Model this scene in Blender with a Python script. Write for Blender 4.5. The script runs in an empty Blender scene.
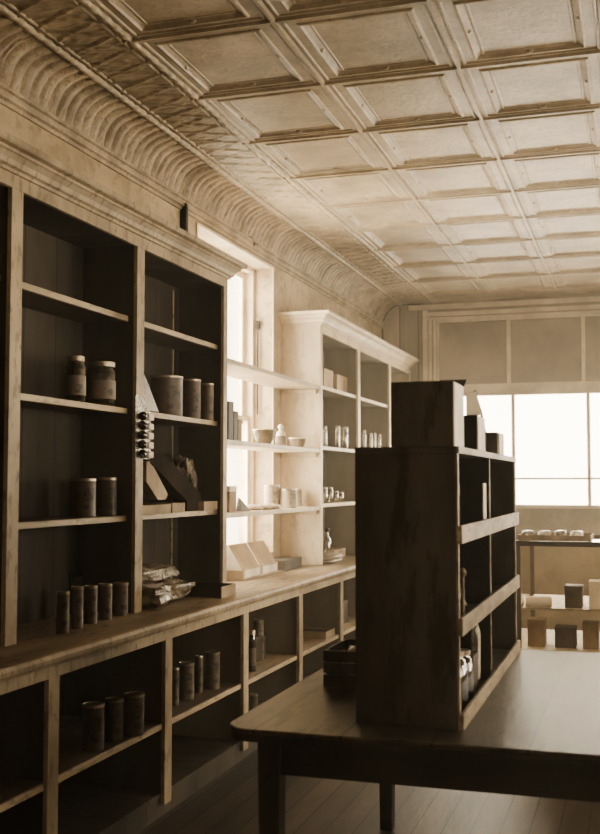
import bpy, bmesh, math, random
from mathutils import Vector, Matrix, noise
random.seed(7)
S = bpy.context.scene
COL = S.collection
R = math.radians

# ------------------------------------------------------------------ camera
F = 1070.0; VX, VY, CX, CY = 640, 482, 300, 417
PIT = math.atan((VY-CY)/F); YAW = math.atan((VX-CX)/F*math.cos(PIT))
FW = Vector((-math.sin(YAW)*math.cos(PIT), math.cos(YAW)*math.cos(PIT), math.sin(PIT)))
RT = Vector((math.cos(YAW), math.sin(YAW), 0)); UP = RT.cross(FW)
EYE = Vector((0, 0, 1.5))
cam = bpy.data.cameras.new('camera'); co = bpy.data.objects.new('camera', cam); COL.objects.link(co)
cam.sensor_fit = 'HORIZONTAL'; cam.sensor_width = 36; cam.lens = F/600*36; cam.clip_end = 60
co.location = EYE; co.rotation_euler = (math.pi/2+PIT, 0, YAW)
S.camera = co
cam.dof.use_dof = True; cam.dof.focus_distance = 5.6; cam.dof.aperture_fstop = 5.0

def ray(x, y): return FW*F + RT*(x-CX) - UP*(y-CY)
def hit(x, y, ax, v):
    d = ray(x, y); return EYE + d*((v-EYE[ax])/d[ax])

# ------------------------------------------------------------------ materials
def tone(c, k=.15):
    l = .3*c[0]+.59*c[1]+.11*c[2]; k = k+.28*max(0, 1-l/.15); return tuple(v*(1-k)+l*k for v in c)
def nn(nt, t, **k):
    n = nt.nodes.new(t)
    for a, b in k.items(): setattr(n, a, b)
    return n
def paint(name, c1, c2, scale=3.0, stretch=(1, 1, 1), rough=.6, bump=.3, wear=None, wear_amt=.45, spec=.3, planks=None, metal=0.0, fine=22.0):
    """mottled surface: large-scale colour drift c1..c2, optional chips of colour `wear`, optional plank seams (axis, width)."""
    c1 = tone(c1); c2 = tone(c2); wear = tone(wear) if wear else None
    m = bpy.data.materials.new(name); m.use_nodes = True; nt = m.node_tree; L = nt.links
    b = nt.nodes['Principled BSDF']
    tc = nn(nt, 'ShaderNodeTexCoord'); mp = nn(nt, 'ShaderNodeMapping'); mp.inputs['Scale'].default_value = stretch
    L.new(tc.outputs['Object'], mp.inputs['Vector'])
    n1 = nn(nt, 'ShaderNodeTexNoise'); n1.inputs['Scale'].default_value = scale; n1.inputs['Detail'].default_value = 6; n1.inputs['Roughness'].default_value = .65
    L.new(mp.outputs[0], n1.inputs['Vector'])
    r1 = nn(nt, 'ShaderNodeValToRGB'); r1.color_ramp.elements[0].position = .38; r1.color_ramp.elements[1].position = .62
    c1 = tuple(v*.86 for v in c1); c2 = tuple(v*1.06 for v in c2)
    r1.color_ramp.elements[0].color = (*c1, 1); r1.color_ramp.elements[1].color = (*c2, 1)
    L.new(n1.outputs['Fac'], r1.inputs[0]); col = r1.outputs[0]
    n2 = nn(nt, 'ShaderNodeTexNoise'); n2.inputs['Scale'].default_value = fine; n2.inputs['Detail'].default_value = 8; n2.inputs['Roughness'].default_value = .7
    L.new(mp.outputs[0], n2.inputs['Vector']); h = n2.outputs['Fac']
    if wear:
        mx = nn(nt, 'ShaderNodeMix', data_type='RGBA')
        r2 = nn(nt, 'ShaderNodeValToRGB'); r2.color_ramp.elements[0].position = .535; r2.color_ramp.elements[1].position = .60
        r2.color_ramp.elements[1].color = (wear_amt,)*3+(1,); r2.color_ramp.elements[0].color = (0, 0, 0, 1)
        L.new(n2.outputs['Fac'], r2.inputs[0]); L.new(r2.outputs[0], mx.inputs[0])
        L.new(col, mx.inputs[6]); mx.inputs[7].default_value = (*wear, 1); col = mx.outputs[2]
    if planks:
        ax, w = planks
        sp = nn(nt, 'ShaderNodeSeparateXYZ'); L.new(tc.outputs['Object'], sp.inputs[0])
        dv = nn(nt, 'ShaderNodeMath', operation='DIVIDE'); L.new(sp.outputs[ax], dv.inputs[0]); dv.inputs[1].default_value = w
        fr = nn(nt, 'ShaderNodeMath', operation='FRACT'); L.new(dv.outputs[0], fr.inputs[0])
        s1 = nn(nt, 'ShaderNodeMath', operation='SUBTRACT'); L.new(fr.outputs[0], s1.inputs[0]); s1.inputs[1].default_value = .5
        ab = nn(nt, 'ShaderNodeMath', operation='ABSOLUTE'); L.new(s1.outputs[0], ab.inputs[0])
        gt = nn(nt, 'ShaderNodeMath', operation='GREATER_THAN'); L.new(ab.outputs[0], gt.inputs[0]); gt.inputs[1].default_value = .5-.0035/w
        fl = nn(nt, 'ShaderNodeMath', operation='FLOOR'); L.new(dv.outputs[0], fl.inputs[0])
        wn = nn(nt, 'ShaderNodeTexWhiteNoise', noise_dimensions='1D'); L.new(fl.outputs[0], wn.inputs['W'])
        mr = nn(nt, 'ShaderNodeMapRange'); L.new(wn.outputs[0], mr.inputs[0]); mr.inputs[3].default_value = .7; mr.inputs[4].default_value = 1.1
        m1 = nn(nt, 'ShaderNodeMix', data_type='RGBA', blend_type='MULTIPLY'); m1.inputs[0].default_value = 1
        L.new(col, m1.inputs[6]); L.new(mr.outputs[0], m1.inputs[7])
        m2 = nn(nt, 'ShaderNodeMix', data_type='RGBA'); L.new(gt.outputs[0], m2.inputs[0]); L.new(m1.outputs[2], m2.inputs[6]); m2.inputs[7].default_value = (.008, .006, .004, 1)
        col = m2.outputs[2]
    L.new(col, b.inputs['Base Color'])
    b.inputs['Roughness'].default_value = rough; b.inputs['Specular IOR Level'].default_value = spec; b.inputs['Metallic'].default_value = metal
    if bump:
        bp = nn(nt, 'ShaderNodeBump'); bp.inputs['Strength'].default_value = bump; bp.inputs['Distance'].default_value = .008
        L.new(h, bp.inputs['Height']); L.new(bp.outputs[0], b.inputs['Normal'])
    return m
def banded(name, base, dark, z0, z1, rough=.5, metal=0, n=9.0):
    """printed label: dark illegible printing between heights z0..z1 (local), as on an old tin."""
    base = tone(base); dark = tone(dark)
    m = bpy.data.materials.new(name); m.use_nodes = True; nt = m.node_tree; L = nt.links; b = nt.nodes['Principled BSDF']
    tc = nn(nt, 'ShaderNodeTexCoord'); mp = nn(nt, 'ShaderNodeMapping'); mp.inputs['Scale'].default_value = (1, 1, 1); L.new(tc.outputs['Object'], mp.inputs[0])
    v = nn(nt, 'ShaderNodeTexNoise'); v.inputs['Scale'].default_value = n*4; v.inputs['Detail'].default_value = 3; L.new(mp.outputs[0], v.inputs['Vector'])
    r = nn(nt, 'ShaderNodeValToRGB'); r.color_ramp.elements[0].position = .44; r.color_ramp.elements[1].position = .52
    r.color_ramp.elements[0].color = (*dark, 1); r.color_ramp.elements[1].color = (*base, 1)
    L.new(v.outputs['Fac'], r.inputs[0])
    sp = nn(nt, 'ShaderNodeSeparateXYZ'); L.new(tc.outputs['Object'], sp.inputs[0])
    w = nn(nt, 'ShaderNodeMapRange'); L.new(sp.outputs[2], w.inputs[0]); w.inputs[1].default_value = z0; w.inputs[2].default_value = z1
    r2 = nn(nt, 'ShaderNodeValToRGB'); r2.color_ramp.interpolation = 'CONSTANT'
    e = r2.color_ramp.elements; e[0].color = (0, 0, 0, 1); e[1].position = .12; e[1].color = (1, 1, 1, 1)
    k = e.new(.3); k.color = (0, 0, 0, 1); k = e.new(.42); k.color = (1, 1, 1, 1); k = e.new(.8); k.color = (0, 0, 0, 1)
    L.new(w.outputs[0], r2.inputs[0])
    gm = nn(nt, 'ShaderNodeNewGeometry'); dp = nn(nt, 'ShaderNodeVectorMath', operation='DOT_PRODUCT'); L.new(gm.outputs['Normal'], dp.inputs[0]); dp.inputs[1].default_value = (.82, -.57, 0)
    gt = nn(nt, 'ShaderNodeMapRange'); L.new(dp.outputs['Value'], gt.inputs[0]); gt.inputs[1].default_value = .86; gt.inputs[2].default_value = .90
    mu = nn(nt, 'ShaderNodeMath', operation='MULTIPLY'); L.new(r2.outputs[0], mu.inputs[0]); L.new(gt.outputs[0], mu.inputs[1])
    mx = nn(nt, 'ShaderNodeMix', data_type='RGBA'); L.new(mu.outputs[0], mx.inputs[0]); mx.inputs[6].default_value = (*base, 1); L.new(r.outputs[0], mx.inputs[7])
    n2 = nn(nt, 'ShaderNodeTexNoise'); n2.inputs['Scale'].default_value = 14; n2.inputs['Detail'].default_value = 6; L.new(tc.outputs['Object'], n2.inputs['Vector'])
    r3 = nn(nt, 'ShaderNodeMapRange'); L.new(n2.outputs['Fac'], r3.inputs[0]); r3.inputs[1].default_value = .3; r3.inputs[2].default_value = .7; r3.inputs[3].default_value = .65; r3.inputs[4].default_value = 1.05
    m2 = nn(nt, 'ShaderNodeMix', data_type='RGBA', blend_type='MULTIPLY'); m2.inputs[0].default_value = 1; L.new(mx.outputs[2], m2.inputs[6]); L.new(r3.outputs[0], m2.inputs[7])
    L.new(m2.outputs[2], b.inputs['Base Color']); b.inputs['Roughness'].default_value = rough; b.inputs['Metallic'].default_value = metal
    return m
def glass(name, tint=(1, .96, .88), alpha=.85, rough=.03):
    m = bpy.data.materials.new(name); m.use_nodes = True; nt = m.node_tree; L = nt.links
    nt.nodes.remove(nt.nodes['Principled BSDF']); out = nt.nodes['Material Output']
    t = nn(nt, 'ShaderNodeBsdfTransparent'); t.inputs[0].default_value = (*tint, 1)
    g = nn(nt, 'ShaderNodeBsdfGlossy'); g.inputs['Roughness'].default_value = rough
    lw = nn(nt, 'ShaderNodeLayerWeight'); lw.inputs[0].default_value = .25
    mr = nn(nt, 'ShaderNodeMapRange'); L.new(lw.outputs['Facing'], mr.inputs[0]); mr.inputs[3].default_value = 1-alpha-.08 if alpha < .9 else .03; mr.inputs[4].default_value = .8
    mx = nn(nt, 'ShaderNodeMixShader'); L.new(mr.outputs[0], mx.inputs[0]); L.new(t.outputs[0], mx.inputs[1]); L.new(g.outputs[0], mx.inputs[2]); L.new(mx.outputs[0], out.inputs[0])
    return m
def wrinkle(name, c1, c2):
    m = paint(name, c1, c2, scale=9, rough=.16, bump=0, spec=.9)
    nt = m.node_tree; L = nt.links; b = nt.nodes['Principled BSDF']; tc = nn(nt, 'ShaderNodeTexCoord')
    v = nn(nt, 'ShaderNodeTexNoise'); v.inputs['Scale'].default_value = 24; v.inputs['Detail'].default_value = 4; v.inputs['Distortion'].default_value = 1.5
    L.new(tc.outputs['Object'], v.inputs['Vector'])
    bp = nn(nt, 'ShaderNodeBump'); bp.inputs['Strength'].default_value = 1; bp.inputs['Distance'].default_value = .02
    L.new(v.outputs['Fac'], bp.inputs['Height']); L.new(bp.outputs[0], b.inputs['Normal'])
    return m

WALL = paint('plaster wall', (.44, .335, .205), (.56, .44, .285), 2.2, rough=.85, bump=.7, wear=(.26, .19, .115), wear_amt=.5, fine=14)
CEIL = paint('pressed tin paint', (.37, .285, .178), (.50, .39, .255), 2.6, rough=.42, bump=.5, spec=.45, wear=(.28, .2, .12), wear_amt=.5, fine=30)
COVE = paint('embossed cove paint', (.31, .23, .138), (.48, .37, .235), 5, rough=.5, bump=1.0, spec=.4, wear=(.2, .14, .08), wear_amt=.6, fine=45)
FRAME = paint('cabinet frame paint', (.33, .25, .16), (.45, .35, .225), 3, (1, 1, .35), .55, .35, wear=(.14, .095, .055), wear_amt=.6, fine=28)
SHELF = paint('worn shelf paint', (.40, .31, .2), (.52, .41, .27), 3, (1, .3, 1), .5, .3, wear=(.17, .12, .07), wear_amt=.6, fine=26)
SHADEIN = paint('shaded cabinet lining', (.05, .037, .025), (.10, .077, .052), 2, (1, 1, .3), .6, .3, planks=(1, .27))  # lining colour darkened for the shade inside the near bays
CREAMCAB = paint('cream cabinet paint', (.60, .48, .325), (.72, .595, .42), 2.2, (1, 1, .5), .5, .35, wear=(.42, .32, .2), wear_amt=.45, fine=16)
LITIN = paint('lit cabinet lining', (.20, .16, .112), (.27, .22, .155), 1.5, (1, 1, .4), .7, .2)  # paler lining copy, light in the farther bays put into the colour
COUNTER = paint('worn counter top', (.22, .16, .098), (.42, .325, .21), 4, (1, .25, 1), .42, .5, wear=(.08, .055, .032), wear_amt=.8, fine=16, spec=.4)
WINDOW = paint('window paint', (.72, .6, .43), (.82, .7, .52), 3, rough=.5, bump=.2)
ENDPANEL = paint('end wall boarding', (.42, .33, .22), (.52, .42, .28), 2, (1, 1, .3), .7, .3, planks=(0, .2))
BLIND = paint('tan transom blind', (.34, .27, .19), (.40, .32, .225), 1.2, rough=.8, bump=.1)
FLOOR = paint('dark floor boards', (.05, .034, .02), (.11, .078, .048), 3, (1, .2, 1), .45, .4, planks=(0, .12))
RACK = paint('dark stained rack wood', (.042, .030, .020), (.100, .074, .051), 3, (1, 1, .25), .5, .5, wear=(.02, .013, .008), wear_amt=.7, fine=9)
RACKLIP = paint('pale rack edge wood', (.16, .115, .07), (.34, .26, .165), 6, (1, .3, 1), .55, .5, wear=(.12, .08, .045), wear_amt=.7, fine=30)  # window light on right-facing rack edges painted as paler wood; rods share it
TABLE = paint('dark table top wood', (.045, .032, .02), (.125, .09, .056), 3, (1, .2, 1), .38, .45, planks=(0, .262), spec=.3, fine=14, wear=(.022, .015, .009), wear_amt=.8)
TABLEDK = paint('dark table frame wood', (.02, .014, .009), (.04, .028, .018), 3, rough=.5)
BLACKISH = paint('near black card', (.014, .011, .008), (.03, .022, .015), 4, rough=.6, bump=.2)
MATTDARK = paint('matt dark card', (.026, .018, .012), (.05, .035, .023), 6, rough=.95, bump=.3, spec=.05)
CARD = paint('pale cardboard', (.46, .35, .21), (.56, .44, .28), 4, rough=.7, bump=.2)
CARDIN = paint('tan card', (.38, .255, .13), (.47, .33, .18), 3, rough=.65, bump=.15)
CARDDK = paint('brown cardboard', (.07, .05, .032), (.12, .088, .057), 4, rough=.6, bump=.2)
WHITE = paint('cream enamel', (.66, .56, .42), (.76, .66, .5), 4, rough=.35, bump=.1)
PAPER = paint('white paper', (.82, .74, .62), (.90, .82, .70), 4, rough=.7, bump=.15)
THIN = paint('thin translucent card', (.85, .8, .72), (.9, .85, .78), 4, rough=.7, bump=0)
_nt = THIN.node_tree; _tr = _nt.nodes.new('ShaderNodeBsdfTranslucent'); _tr.inputs[0].default_value = (.95, .9, .8, 1); _mx = _nt.nodes.new('ShaderNodeMixShader'); _mx.inputs[0].default_value = .6
_nt.links.new(_nt.nodes['Principled BSDF'].outputs[0], _mx.inputs[1]); _nt.links.new(_tr.outputs[0], _mx.inputs[2]); _nt.links.new(_mx.outputs[0], _nt.nodes['Material Output'].inputs[0])
TIN = paint('dull tin metal', (.35, .29, .21), (.5, .42, .31), 8, rough=.35, bump=.2, metal=.7)
IRON = paint('dark iron', (.02, .015, .011), (.045, .034, .024), 8, rough=.5, metal=.5)
GLASS = glass('window glass', (1, .97, .92), .95)
BOTTLE = glass('bottle glass', (.80, .72, .58), .70, .06)
JARGLASS = glass('dark jar glass', (.42, .36, .28), .80, .06)
JARFILL = paint('dark jar contents', (.05, .036, .022), (.11, .08, .05), 30, rough=.5, bump=.6)
CELLO = wrinkle('crinkled cellophane', (.10, .075, .048), (.30, .235, .16))
PALEBAG = wrinkle('pale cellophane', (.4, .32, .22), (.62, .53, .4))
ENAMEL = paint('dull grey enamel', (.16, .125, .085), (.24, .19, .135), 10, rough=.4, bump=.2)
GREYCLOTH = paint('grey wrapped goods', (.3, .25, .185), (.42, .355, .27), 10, rough=.6, bump=.5)

# ------------------------------------------------------------------ mesh builder
class MB:
    def __init__(s): s.v = []; s.f = []
    def add(s, vs, fs):
        o = len(s.v); s.v += [tuple(v) for v in vs]; s.f += [tuple(i+o for i in f) for f in fs]; return s
    def box(s, x0, x1, y0, y1, z0, z1):
        return s.add([(x0,y0,z0),(x1,y0,z0),(x1,y1,z0),(x0,y1,z0),(x0,y0,z1),(x1,y0,z1),(x1,y1,z1),(x0,y1,z1)],
                     [(0,3,2,1),(4,5,6,7),(0,1,5,4),(1,2,6,5),(2,3,7,6),(3,0,4,7)])
    def obox(s, c, size, M):
        k = MB().box(-size[0]/2, size[0]/2, -size[1]/2, size[1]/2, -size[2]/2, size[2]/2)
        return s.add([Vector(c)+M@Vector(v) for v in k.v], k.f)
    def lathe(s, cx, cy, z0, prof, seg=24):
        vs = []; fs = []; n = len(prof)
        for r, z in prof:
            for k in range(seg):
                a = 2*math.pi*k/seg; vs.append((cx+r*math.cos(a), cy+r*math.sin(a), z0+z))
        for i in range(n-1):
            for k in range(seg):
                k2 = (k+1) % seg; fs.append((i*seg+k, i*seg+k2, (i+1)*seg+k2, (i+1)*seg+k))
        if prof[0][0] > .0005: fs.append(tuple(reversed(range(seg))))
        if prof[-1][0] > .0005: fs.append(tuple((n-1)*seg+k for k in range(seg)))
        return s.add(vs, fs)
    def tube(s, pts, r, seg=8):
        pts = [Vector(p) for p in pts]; vs = []; fs = []
        for i, p in enumerate(pts):
            d = (pts[min(i+1, len(pts)-1)]-pts[max(i-1, 0)]).normalized()
            a = d.orthogonal().normalized() if abs(d.z) > .9 else d.cross(Vector((0, 0, 1))).normalized(); b = d.cross(a)
            for k in range(seg):
                t = 2*math.pi*k/seg; vs.append(p+(a*math.cos(t)+b*math.sin(t))*r)
        for i in range(len(pts)-1):
            for k in range(seg):
                k2 = (k+1) % seg; fs.append((i*seg+k, i*seg+k2, (i+1)*seg+k2, (i+1)*seg+k))
        fs.append(tuple(reversed(range(seg)))); fs.append(tuple((len(pts)-1)*seg+k for k in range(seg)))
        return s.add(vs, fs)
    def prism(s, poly, ax, a, b):
        """extrude a 2-D polygon along axis ax from a to b."""
        def P(p, t): return {0: (t, p[0], p[1]), 1: (p[0], t, p[1]), 2: (p[0], p[1], t)}[ax]
        n = len(poly)
        return s.add([P(p, a) for p in poly]+[P(p, b) for p in poly],
                     [tuple(range(n)), tuple(reversed(range(n, 2*n)))]+[(i, (i+n), (i+1) % n+n, (i+1) % n) for i in range(n)])
ORG = {}
def build(name, mb, m, parent=None, org=None, bevel=0, smooth=None, label=None, cat=None, group=None, kind=None):
    o3 = ORG[parent.name] if parent else Vector(org or (0, 0, 0))
    me = bpy.data.meshes.new(name); me.from_pydata([tuple(Vector(v)-o3) for v in mb.v], [], mb.f)
    b = bmesh.new(); b.from_mesh(me); bmesh.ops.recalc_face_normals(b, faces=b.faces); b.to_mesh(me); b.free()
    me.materials.append(m)
    if smooth: me.shade_smooth(); me.set_sharp_from_angle(angle=R(smooth))
    o = bpy.data.objects.new(name, me); COL.objects.link(o)
    if parent: o.parent = parent
    else: o.location = o3
    ORG[o.name] = o3
    if bevel:
        md = o.modifiers.new('bevel', 'BEVEL'); md.width = bevel; md.segments = 2; md.limit_method = 'ANGLE'
    if label: o['label'] = label
    if cat: o['category'] = cat
    if group: o['group'] = group
    if kind: o['kind'] = kind
    return o
def thing(name, loc, label, cat, group=None):
    o = bpy.data.objects.new(name, None); COL.objects.link(o); o.location = loc; o.empty_display_size = .05
    o['label'] = label; o['category'] = cat; ORG[o.name] = Vector(loc)
    if group: o['group'] = group
    return o
def struct(name, mb, m, bevel=0, parent=None, smooth=None):
    return build(name, mb, m, parent, bevel=bevel, smooth=smooth, kind=None if parent else 'structure')

# ------------------------------------------------------------------ room shell
XW, YE, ZC = -2.594, 11.07, 3.387
XR, YB = 3.9, -1.6
BX = -2.04; GX, GY, GY0 = .645, .724, 4.762
struct('floor', MB().box(XW-.2, XR+.15, YB-.15, YE+.2, -.06, 0), FLOOR)
# left wall with a tall window opening
WY0, WY1, WZ0, WZ1 = 6.06, 7.49, .98, 3.09
w = MB(); t0, t1 = XW-.26, XW
w.box(t0, t1, YB-.15, WY0, 0, ZC+.1); w.box(t0, t1, WY1, YE+.2, 0, ZC+.1); w.box(t0, t1, WY0, WY1, 0, WZ0); w.box(t0, t1, WY0, WY1, WZ1, ZC+.1)
struct('wall_left', w, WALL)
# right wall with three side windows (out of frame, added to give fill light)
w = MB(); ys = [YB-.15, .6, 2.0, 3.4, 4.8, 6.2, 7.6, YE+.2]
for i in range(0, 8, 2): w.box(XR, XR+.15, ys[i], ys[i+1], 0, ZC+.1)
for i in (1, 3, 5): w.box(XR, XR+.15, ys[i], ys[i+1], 0, .9); w.box(XR, XR+.15, ys[i], ys[i+1], 2.6, ZC+.1)
struct('wall_right', w, WALL)
for n, i in enumerate((1, 3, 5)):
    f = MB(); a, b = ys[i], ys[i+1]
    for q in (a, (a+b)/2-.02, b-.04): f.box(XR+.04, XR+.09, q, q+.04, .9, 2.6)
    for q in (.9, 1.72, 2.56): f.box(XR+.04, XR+.09, a, b, q, q+.04)
    fo = struct('window_%d' % (n+3), f, WINDOW)  # unseen window added for fill light
    struct('pane', MB().box(XR+.06, XR+.064, a+.02, b-.02, .92, 2.58), GLASS, parent=fo)
struct('wall_back', MB().box(XW, XR, YB-.15, YB, 0, ZC+.1), WALL)

# end wall: boarding at the left, then posts, tan transom panes, clear shop-front panes, panelled base
w = MB(); w.box(XW, -2.16, YE, YE+.12, 0, ZC+.1)
struct('wall_end', w, ENDPANEL)
w = MB(); w.box(-2.16, XR, YE, YE+.12, 3.215, ZC+.1); w.box(-2.16, XR, YE, YE+.12, 0, 1.25); w.box(-2.16, -2.01, YE, YE+.12, 1.25, 3.215)
struct('wall_front', w, paint('shopfront paint', (.40, .315, .21), (.49, .395, .27), 2, rough=.6))
cs = MB(); cs.box(-2.15, -2.10, YE-.035, YE, 0, 3.3); cs.box(-2.09, -2.055, YE-.02, YE, 0, 3.22); cs.box(-2.04, -2.012, YE-.03, YE, 1.2, 3.2)
cs.box(-2.15, XR, YE-.045, YE, 3.235, 3.275); cs.box(-2.11, XR, YE-.025, YE, 3.2, 3.222); cs.box(-2.3, XR, YE-.03, YE, 3.31, 3.36)
struct('trim_1', cs, WINDOW, .006)
fr = MB(); tr = MB(); pn = MB()
fr.box(-2.01, XR, YE+.01, YE+.09, 2.39, 2.515); fr.box(-2.01, XR, YE-.03, YE+.09, 1.235, 1.27); fr.box(-2.01, XR, YE+.02, YE+.07, 3.17, 3.215)
xm = -2.01; ms = []
while xm < XR: ms.append(xm); xm += .745
for q in ms:
    fr.box(q-.02, q+.02, YE+.02, YE+.07, 2.515, 3.2); fr.box(q+.02, q+.055, YE+.02, YE+.07, 1.27, 2.39)
fr.box(-2.01, XR, YE+.03, YE+.06, 1.525, 1.545)
fo = struct('window_1', fr, WINDOW, .004)
struct('transom_panel', MB().box(-2.01, XR, YE+.05, YE+.058, 2.515, 3.2), BLIND, parent=fo)
struct('pane', MB().box(-2.01, XR, YE+.045, YE+.049, 1.27, 2.39), GLASS, parent=fo)

# left window: double-hung sash deep in its reveal
fr = MB(); xo = -2.80 
def rect(mb, x0, x1, y0, y1, z0, z1, w_, wb=None):
    wb = wb or w_
    mb.box(x0, x1, y0, y0+w_, z0, z1); mb.box(x0, x1, y1-w_, y1, z0, z1); mb.box(x0, x1, y0+w_, y1-w_, z0, z0+wb); mb.box(x0, x1, y0+w_, y1-w_, z1-w_, z1)
rect(fr, -2.84, -2.735, WY0, WY1, WZ0, WZ1, .03)
fo = struct('window_2', fr, WINDOW, .003)
sa = MB(); rect(sa, -2.835, -2.80, WY0+.03, WY1-.03, 1.93, WZ1-.03, .045); struct('upper_sash', sa, WINDOW, .004, fo)
sa = MB(); rect(sa, -2.795, -2.76, WY0+.03, WY1-.03, WZ0+.03, 1.985, .035, .05); struct('lower_sash', sa, WINDOW, .004, fo)
struct('pane', MB().box(-2.818, -2.814, WY0+.08, WY1-.08, 1.97, WZ1-.08), GLASS, parent=fo)
struct('pane', MB().box(-2.779, -2.775, WY0+.08, WY1-.08, WZ0+.07, 1.94), GLASS, parent=fo)
rd = MB().tube([(-2.70, WY1-.02, 2.0), (-2.70, WY1-.02, 2.66)], .006); rd.box(-2.71, -2.69, WY1-.03, WY1, 2.64, 2.70)
struct('sash_rod', rd, IRON, parent=fo)
cs = MB(); cs.box(XW, XW+.010, WY1, WY1+.018, .95, WZ1+.018); cs.box(XW, XW+.010, WY0-.018, WY0, .95, WZ1+.018); cs.box(XW, XW+.012, WY0-.018, WY1+.018, WZ1, WZ1+.018)
cs.box(-2.74, XW+.02, WY0, WY1, WZ0-.012, WZ0+.012)
struct('trim_2', cs, WINDOW, .004)

# pressed tin ceiling
c = MB()
ringdef = [(0, -.014), (.007, -.014), (.013, .0), (.022, 0), (.027, -.006), (.035, -.006), (.040, 0), (None, 0)]
inner = [(0, 0, 0), (.004, .004, -.006), (.012, .012, -.008), (.020, .020, .0), (.040, .034, .009), (.044, .038, .004), (.052, .046, .004), (.056, .050, .007)]
def cell(x0, x1, y0, y1):
    rings = [(m, m, z) for m, z in ringdef[:-1]]
    bx, by = .078, .062
    rings += [(bx+a, by+b_, z) for a, b_, z in inner]
    vs = []; fs = []
    for mx_, my_, z in rings:
        vs += [(x0+mx_, y0+my_, ZC+z), (x1-mx_, y0+my_, ZC+z), (x1-mx_, y1-my_, ZC+z), (x0+mx_, y1-my_, ZC+z)]
    for i in range(len(rings)-1):
        for k in range(4): fs.append((i*4+k, i*4+(k+1) % 4, i*4+4+(k+1) % 4, i*4+4+k))
    n = len(rings)-1; fs.append((n*4, n*4+1, n*4+2, n*4+3)); c.add(vs, fs)
def knob(x, y, rx, ry, h, z=ZC):
    seg = 8; vs = [(x, y, z-h)]+[(x+rx*.6*math.cos(k*math.pi/4), y+ry*.6*math.sin(k*math.pi/4), z-h*.75) for k in range(seg)]+[(x+rx*math.cos(k*math.pi/4), y+ry*math.sin(k*math.pi/4), z+.004) for k in range(seg)]
    fs = [(0, 1+k, 1+(k+1) % 8) for k in range(8)]+[(1+k, 9+k, 9+(k+1) % 8, 1+(k+1) % 8) for k in range(8)]; c.add(vs, fs)
xs = [BX+GX*k for k in range(0, 10)]; ysg = [GY0+GY*k for k in range(-8, 9)]
for i in range(len(xs)-1):
    for j in range(len(ysg)-1):
        x0, x1, y0, y1 = xs[i], xs[i+1], ysg[j], ysg[j+1]
        cell(x0, x1, y0, y1); xm, ym = (x0+x1)/2, (y0+y1)/2
        if i < 5 and j > 5:
            for (a, b_, rx, ry) in ((xm, y0+.085, .020, .010), (xm, y1-.085, .020, .010), (x0+.102, ym, .010, .020), (x1-.102, ym, .010, .020)): knob(a, b_, rx, ry, .008)
            for (a, b_) in ((x0+.028, y0), (x0, y0+.028), (x0-.028, y0), (x0, y0-.028), (x0, y0)): knob(a, b_, .014, .014, .016)
            for t in (.25, .5, .75): knob(x0, y0+GY*t, .009, .018, .015); knob(x0+GX*t, y0, .018, .009, .014)
# solid backing, flat borders
c.add([(BX, ysg[-1], ZC), (XR, ysg[-1], ZC), (XR, YE, ZC), (BX, YE, ZC)], [(0, 1, 2, 3)])
c.add([(xs[-1], YB, ZC), (XR, YB, ZC), (XR, ysg[-1], ZC), (xs[-1], ysg[-1], ZC)], [(0, 1, 2, 3)])
c.add([(BX, YB, ZC), (xs[-1], YB, ZC), (xs[-1], ysg[0], ZC), (BX, ysg[0], ZC)], [(0, 1, 2, 3)])
c.box(XW-.2, XR+.15, YB-.15, YE+.2, ZC+.06, ZC+.12)
ceil = struct('ceiling', c, CEIL)
# diamond-embossed border between cove and grid, with relief as real geometry
bd = MB(); nx, ny = 22, 2000; y0b, y1b = YB, YE
vs = []; fs = []
for j in range(ny+1):
    y = y0b+(y1b-y0b)*j/ny
    for i in range(nx+1):
        x = -2.39+(BX+2.39)*i/nx
        u = (x+2.39)/.30; v = y/.15
        d = min(abs(((u+v) % 1)-.5), abs(((u-v) % 1)-.5))
        z = ZC-.010*max(0, 1-d/.085)+.004*noise.noise((x*16, y*16, 3))+.006*noise.noise((x*45, y*45, 8))
        vs.append((x, y, z-.001))
for j in range(ny):
    for i in range(nx): a = j*(nx+1)+i; fs.append((a, a+1, a+nx+2, a+nx+1))
bd.add(vs, fs); struct('ceiling_border', bd, CEIL, smooth=60, parent=ceil)
# rope beads along the border
def bead(name, x, z, r, pitch, amp, flat=1.0, ya=YB, yb=YE, m=CEIL):
    b = MB(); seg = 10; n = int((yb-ya)/.02); vs = []; fs = []
    for j in range(n+1):
        y = ya+(yb-ya)*j/n; rr = r*(1+amp*math.sin(2*math.pi*y/pitch))
        for k in range(seg): a = 2*math.pi*k/seg; vs.append((x+rr*math.cos(a), y, z+rr*flat*math.sin(a)))
    for j in range(n):
        for k in range(seg): fs.append((j*seg+k, j*seg+(k+1) % seg, (j+1)*seg+(k+1) % seg, (j+1)*seg+k))
    b.add(vs, fs); return struct(name, b, m, smooth=60, parent=ceil)
bead('rope_bead', BX, ZC, .020, .09, .22, .8)
bead('border_bead', BX-.045, ZC, .009, 1, 0, .8); bead('border_bead', BX+.04, ZC, .009, 1, 0, .8)
bead('rope_bead', -2.385, ZC-.004, .020, .07, .2, .9)
bead('border_bead', -2.345, ZC, .011, 1, 0, .8)

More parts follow.
